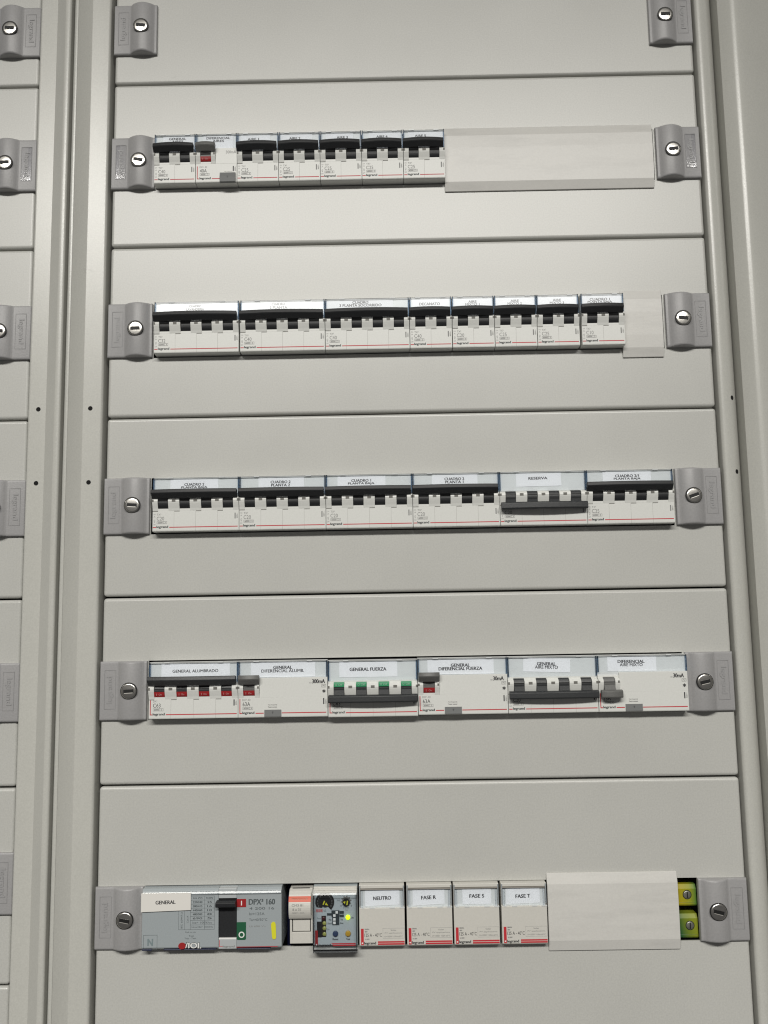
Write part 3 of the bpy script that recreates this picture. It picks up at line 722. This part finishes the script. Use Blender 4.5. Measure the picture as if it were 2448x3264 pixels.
b = MB()
b.box(zx(980), zx(1145), 4.1, 4.7, zz_(745), zz_(615), 'sw'); b.box(zx(995), zx(1140), 4.1, 4.7, zz_(905), zz_(745), 'sw'); b.box(zx(885), zx(980), 4.1, 4.5, zz_(715), zz_(670), 'sw')
b.box(zx(1150), zx(1238), 4.1, 4.5, zz_(683), zz_(628), 'sw'); b.box(zx(1150), zx(1238), 4.1, 4.5, zz_(752), zz_(700), 'sw')
for X, Y in ((1090, 648), (1040, 712), (1040, 788), (1040, 858)): b.box(zx(X - 25), zx(X + 25), 4.6, 5.2, zz_(Y + 24), zz_(Y - 24), 'inkw')
b.build('dip_switch', t)
b = MB(); b.box(zx(672), zx(768), 4.1, 4.5, zz_(1148), zz_(835), 'slot'); b.box(zx(768), zx(862), 4.1, 4.6, zz_(1140), zz_(720), 'ledb')
b.disc(zx(815), zz_(770), 1.4, 4.5, 5.0, 'led_red', dome=.4)
for Y in (865, 965, 1080): b.disc(zx(830), zz_(Y), 1.5, 4.5, 5.0, 'led_off', dome=.5)
b.build('level_lamps', t)
MB().disc(zx(1322), zz_(755), 1.75, 4.1, 5.2, 'led_on', dome=.8).build('green_lamp', t)
MB().disc(zx(1058), zz_(1075), 2.1, 4.1, 5.4, 'btn_b', dome=.3).build('reset_button', t)
MB().disc(zx(1322), zz_(1075), 2.1, 4.1, 5.4, 'btn_y', dome=.3).build('test_button', t)
b = MB(); d = 4.24
b.text('Delay', zx(1288), zz_(565), 4.4, 1.6, d, 'ink_m'); b.text('(s)', zx(1290), zz_(610), 2, 1.4, d, 'inkg'); b.text('Reset', zx(1058), zz_(1190), 4.6, 1.5, d, 'ink', bold=1); b.text('Test', zx(1322), zz_(1190), 3.2, 1.5, d, 'ink', bold=1)
b.text('On', zx(1415), zz_(765), 2.0, 1.4, d, 'ink_m', bold=1); b.text('INS', zx(1130), zz_(418), 2.2, 1.2, d, 'ink_m'); b.text('1', zx(1180), zz_(525), .5, 1.2, d, 'ink'); b.text('3', zx(1400), zz_(525), .8, 1.2, d, 'ink')
b.text('No', zx(950), zz_(800), 2.0, 1.3, d, 'ink_m', bold=1); b.text('Std', zx(935), zz_(875), 3.2, 1.3, d, 'ink_m', bold=1); b.text('Yes', zx(1190), zz_(800), 2, 1.3, d, 'ink_m', bold=1); b.text('Inst', zx(1195), zz_(870), 2.4, 1.3, d, 'ink_m', bold=1)
b.text('IΔn', zx(905), zz_(990), 2, 1.3, d, 'ink_m'); b.text('Fault', zx(715), zz_(770), 3.0, 1.3, d, 'ink_m'); b.text('IΔ', zx(845), zz_(615), 2, 1.5, d, 'ink_m')
b.box(zx(650), zx(798), 4.18, 4.26, zz_(650), zz_(580), 'pink'); b.text('0.03', zx(722), zz_(615), 4.4, 1.5, d + .05, 'inkr')
b.box(zx(635), zx(690), 4.18, 4.7, zz_(1300), zz_(1010), 'red'); b.disc(zx(662), zz_(1290), .5, 4.5, 4.8, 'inkw')
b.text('legrand', zx(832), zz_(1310), 9.4, 2.4, d, 'ink', bold=1); b.box(zx(975), zx(1480), 4.18, 4.3, zz_(1292), zz_(1270), 'inkr'); b.box(zx(1000), zx(1480), 4.18, 4.3, zz_(1325), zz_(1300), 'inkr')
b.build('printed_marks', t)
b = MB()
b.box(.1, Wr - .3, 10.6, 11.3, -22.6, 17.5, 'smoke')
b.box(.1, .8, 0, 10.6, -22.6, 17.5, 'smoke'); b.box(Wr - 1.0, Wr - .3, 4, 10.6, -22.6, 17.5, 'smoke')
b.exx([(4.6, 19.3), (10.6, 17.5), (11.3, 17.5), (10.73, 18.7), (4.6, 20.2)], .1, Wr - .3, 'gloss')
b.exx([(11.3, -22.6), (9.6, -25.6), (2, -27.0), (.4, -27.0), (.4, -26.2), (2, -26.2), (9.0, -25.0), (10.6, -22.6)], .1, Wr - .3, 'smoke')
b.build('clear_cover', t)

# --- four phase terminals
for q, (nm, xs, lx, tlt) in enumerate((('NEUTRO', 207.0, (4.8, 31.6), .03), ('FASE R', 243.9, (5.0, 29.8), .04), ('FASE S', 280.4, (7.2, 29.6), 0), ('FASE T', 317.4, (4.0, 30.4), .03))):
    w_ = 35.6
    t = thing('distribution_terminal', (xs, 0, ZR), 'cream terminal module labelled %s' % nm, 'terminal module', 'phase and neutral terminal modules')
    b = MB(); b.exx([(-40, -22.6), (5.2, -22.6), (6.8, -21.8), (7.2, -21.0), (7.2, 6.2), (5.6, 6.2), (5.6, 20.4), (6.6, 20.6), (6.6, 23.0), (-40, 23.0)], .2, w_ - .2, 'cream'); b.build('module_body', t, bevel=.25)
    b = MB(); b.box(1.6, w_ - 1.6, 5.5, 5.65, 6.3, 20.2, 'hold')
    b.build('label_holder', t)
    b = MB(); cx, cz = sum(lx) / 2, 13.6; hw, hh = (lx[1] - lx[0]) / 2, 5.9
    b.poly([(lx[0], cz - hh - tlt * 14), (lx[1], cz - hh + tlt * 14), (lx[1], cz + hh), (lx[0], cz + hh)], 5.6, 5.95, 'paper'); lp = b.build('paper_label', t)
    MB().text(nm, cx, 13.2 + .6 * (q == 2), 14.0 if q == 0 else 11.6, 2.7, 6.0, 'ink', bold=1, rot=.01 + tlt * .5).build('label_text', lp)
    b = MB(); b.box(1.0, w_ - 1.0, 7.0, 7.5, 6.6, 19.8, 'cover'); b.box(1.0, 3.0, 5.7, 7.0, 6.6, 19.8, 'cover'); b.box(w_ - 3.0, w_ - 1.0, 5.7, 7.0, 6.6, 19.8, 'cover')
    for a in (2, 8.5, 24, 31.5): b.box(a, a + 4 if a > 3 else a + 2, 7.2, 7.5, 5.8, 6.7, 'tabclear')
    b.box(.9, w_ - .9, 5.7, 7.6, 19.8, 20.3, 'mark2'); b.box(.4, 1.2, 6.6, 7.4, 8, 22.6, 'edgeg'); b.box(w_ - 1.2, w_ - .4, 6.6, 7.4, 8, 22.6, 'edgeg')
    b.build('label_cover', t)
    b = MB(); d = 7.22
    b.box(1.4, 3.5, 7.1, 7.3, -21.0, -9.0, 'inkr'); b.disc(2.45, -19.6, .55, 7.2, 7.36, 'inkw')
    b.text('50/60Hz', 6.0, -9.4, 3.6, 1.0, d, 'inkg', bold=1); b.text('400V', 5.3, -11.2, 2.2, 1.0, d, 'inkg', bold=1); b.text('125 A - 40°C', 10.8, -13.7, 13.4, 2.6, d, 'ink'); b.text('Ui 500V', 6.2, -16.8, 3.6, 1.0, d, 'inkg', bold=1)
    b.ring(18.3, 35.0, -16.4, -8.8, .18, 7.1, 7.26, 'inkl'); b.text('Solar', 26.6, -10.3, 4.4, 1.1, d, 'inkg'); b.text('PV applications', 26.6, -12.5, 13.6, 1.2, d, 'inkg'); b.text('U=1000V 100A-60°C', 26.6, -14.9, 14.2, 1.2, d, 'inkg')
    b.text('legrand', 8.4, -19.9, 9.2, 2.6, d, 'ink', bold=1)
    b.box(14.4, 35.0, 7.1, 7.28, -19.5, -18.4, 'inkr'); b.box(14.4, 35.0, 7.1, 7.28, -21.0, -19.9, 'inkr')
    b.build('printed_marks', t)

# --- earth terminals at the right end
for nm, z0, z1, mt, lab, sx in (('A', -698.6, -682.2, 'termA', 'yellow earth terminal with a round screw hole, above the green one', 464.6), ('B', -722.6, -704.4, 'termB', 'green and yellow earth terminal with a round screw hole, below the yellow one', 465.6)):
    t = thing('earth_terminal', (456.8, 0, z0), lab, 'terminal', 'earth terminals')
    h = z1 - z0
    b = MB(); b.exx([(-40, 0), (-3.4, 0), (-2.4, 1.2), (-2.4, h - 3.4), (-4.4, h - .3), (-40, h)], -6, 15.0, mt); b.box(-5.5, 14.6, -2.5, -2.1, 2.6, 3.1, mt); b.build('terminal_body', t, bevel=.6)
    b = MB(); b.disc(sx - 456.8, h * .52, 3.5, -2.6, -2.3, 'hole'); b.disc(sx - 456.8, h * .52, 3.1, -2.5, -2.2, 'screw', dome=.5); b.box(sx - 456.8 - .4, sx - 456.8 + .4, -2.4, -1.62, h * .52 - 2.2, h * .52 + 2.2, 'slot')
    b.build('clamp_screw', t)
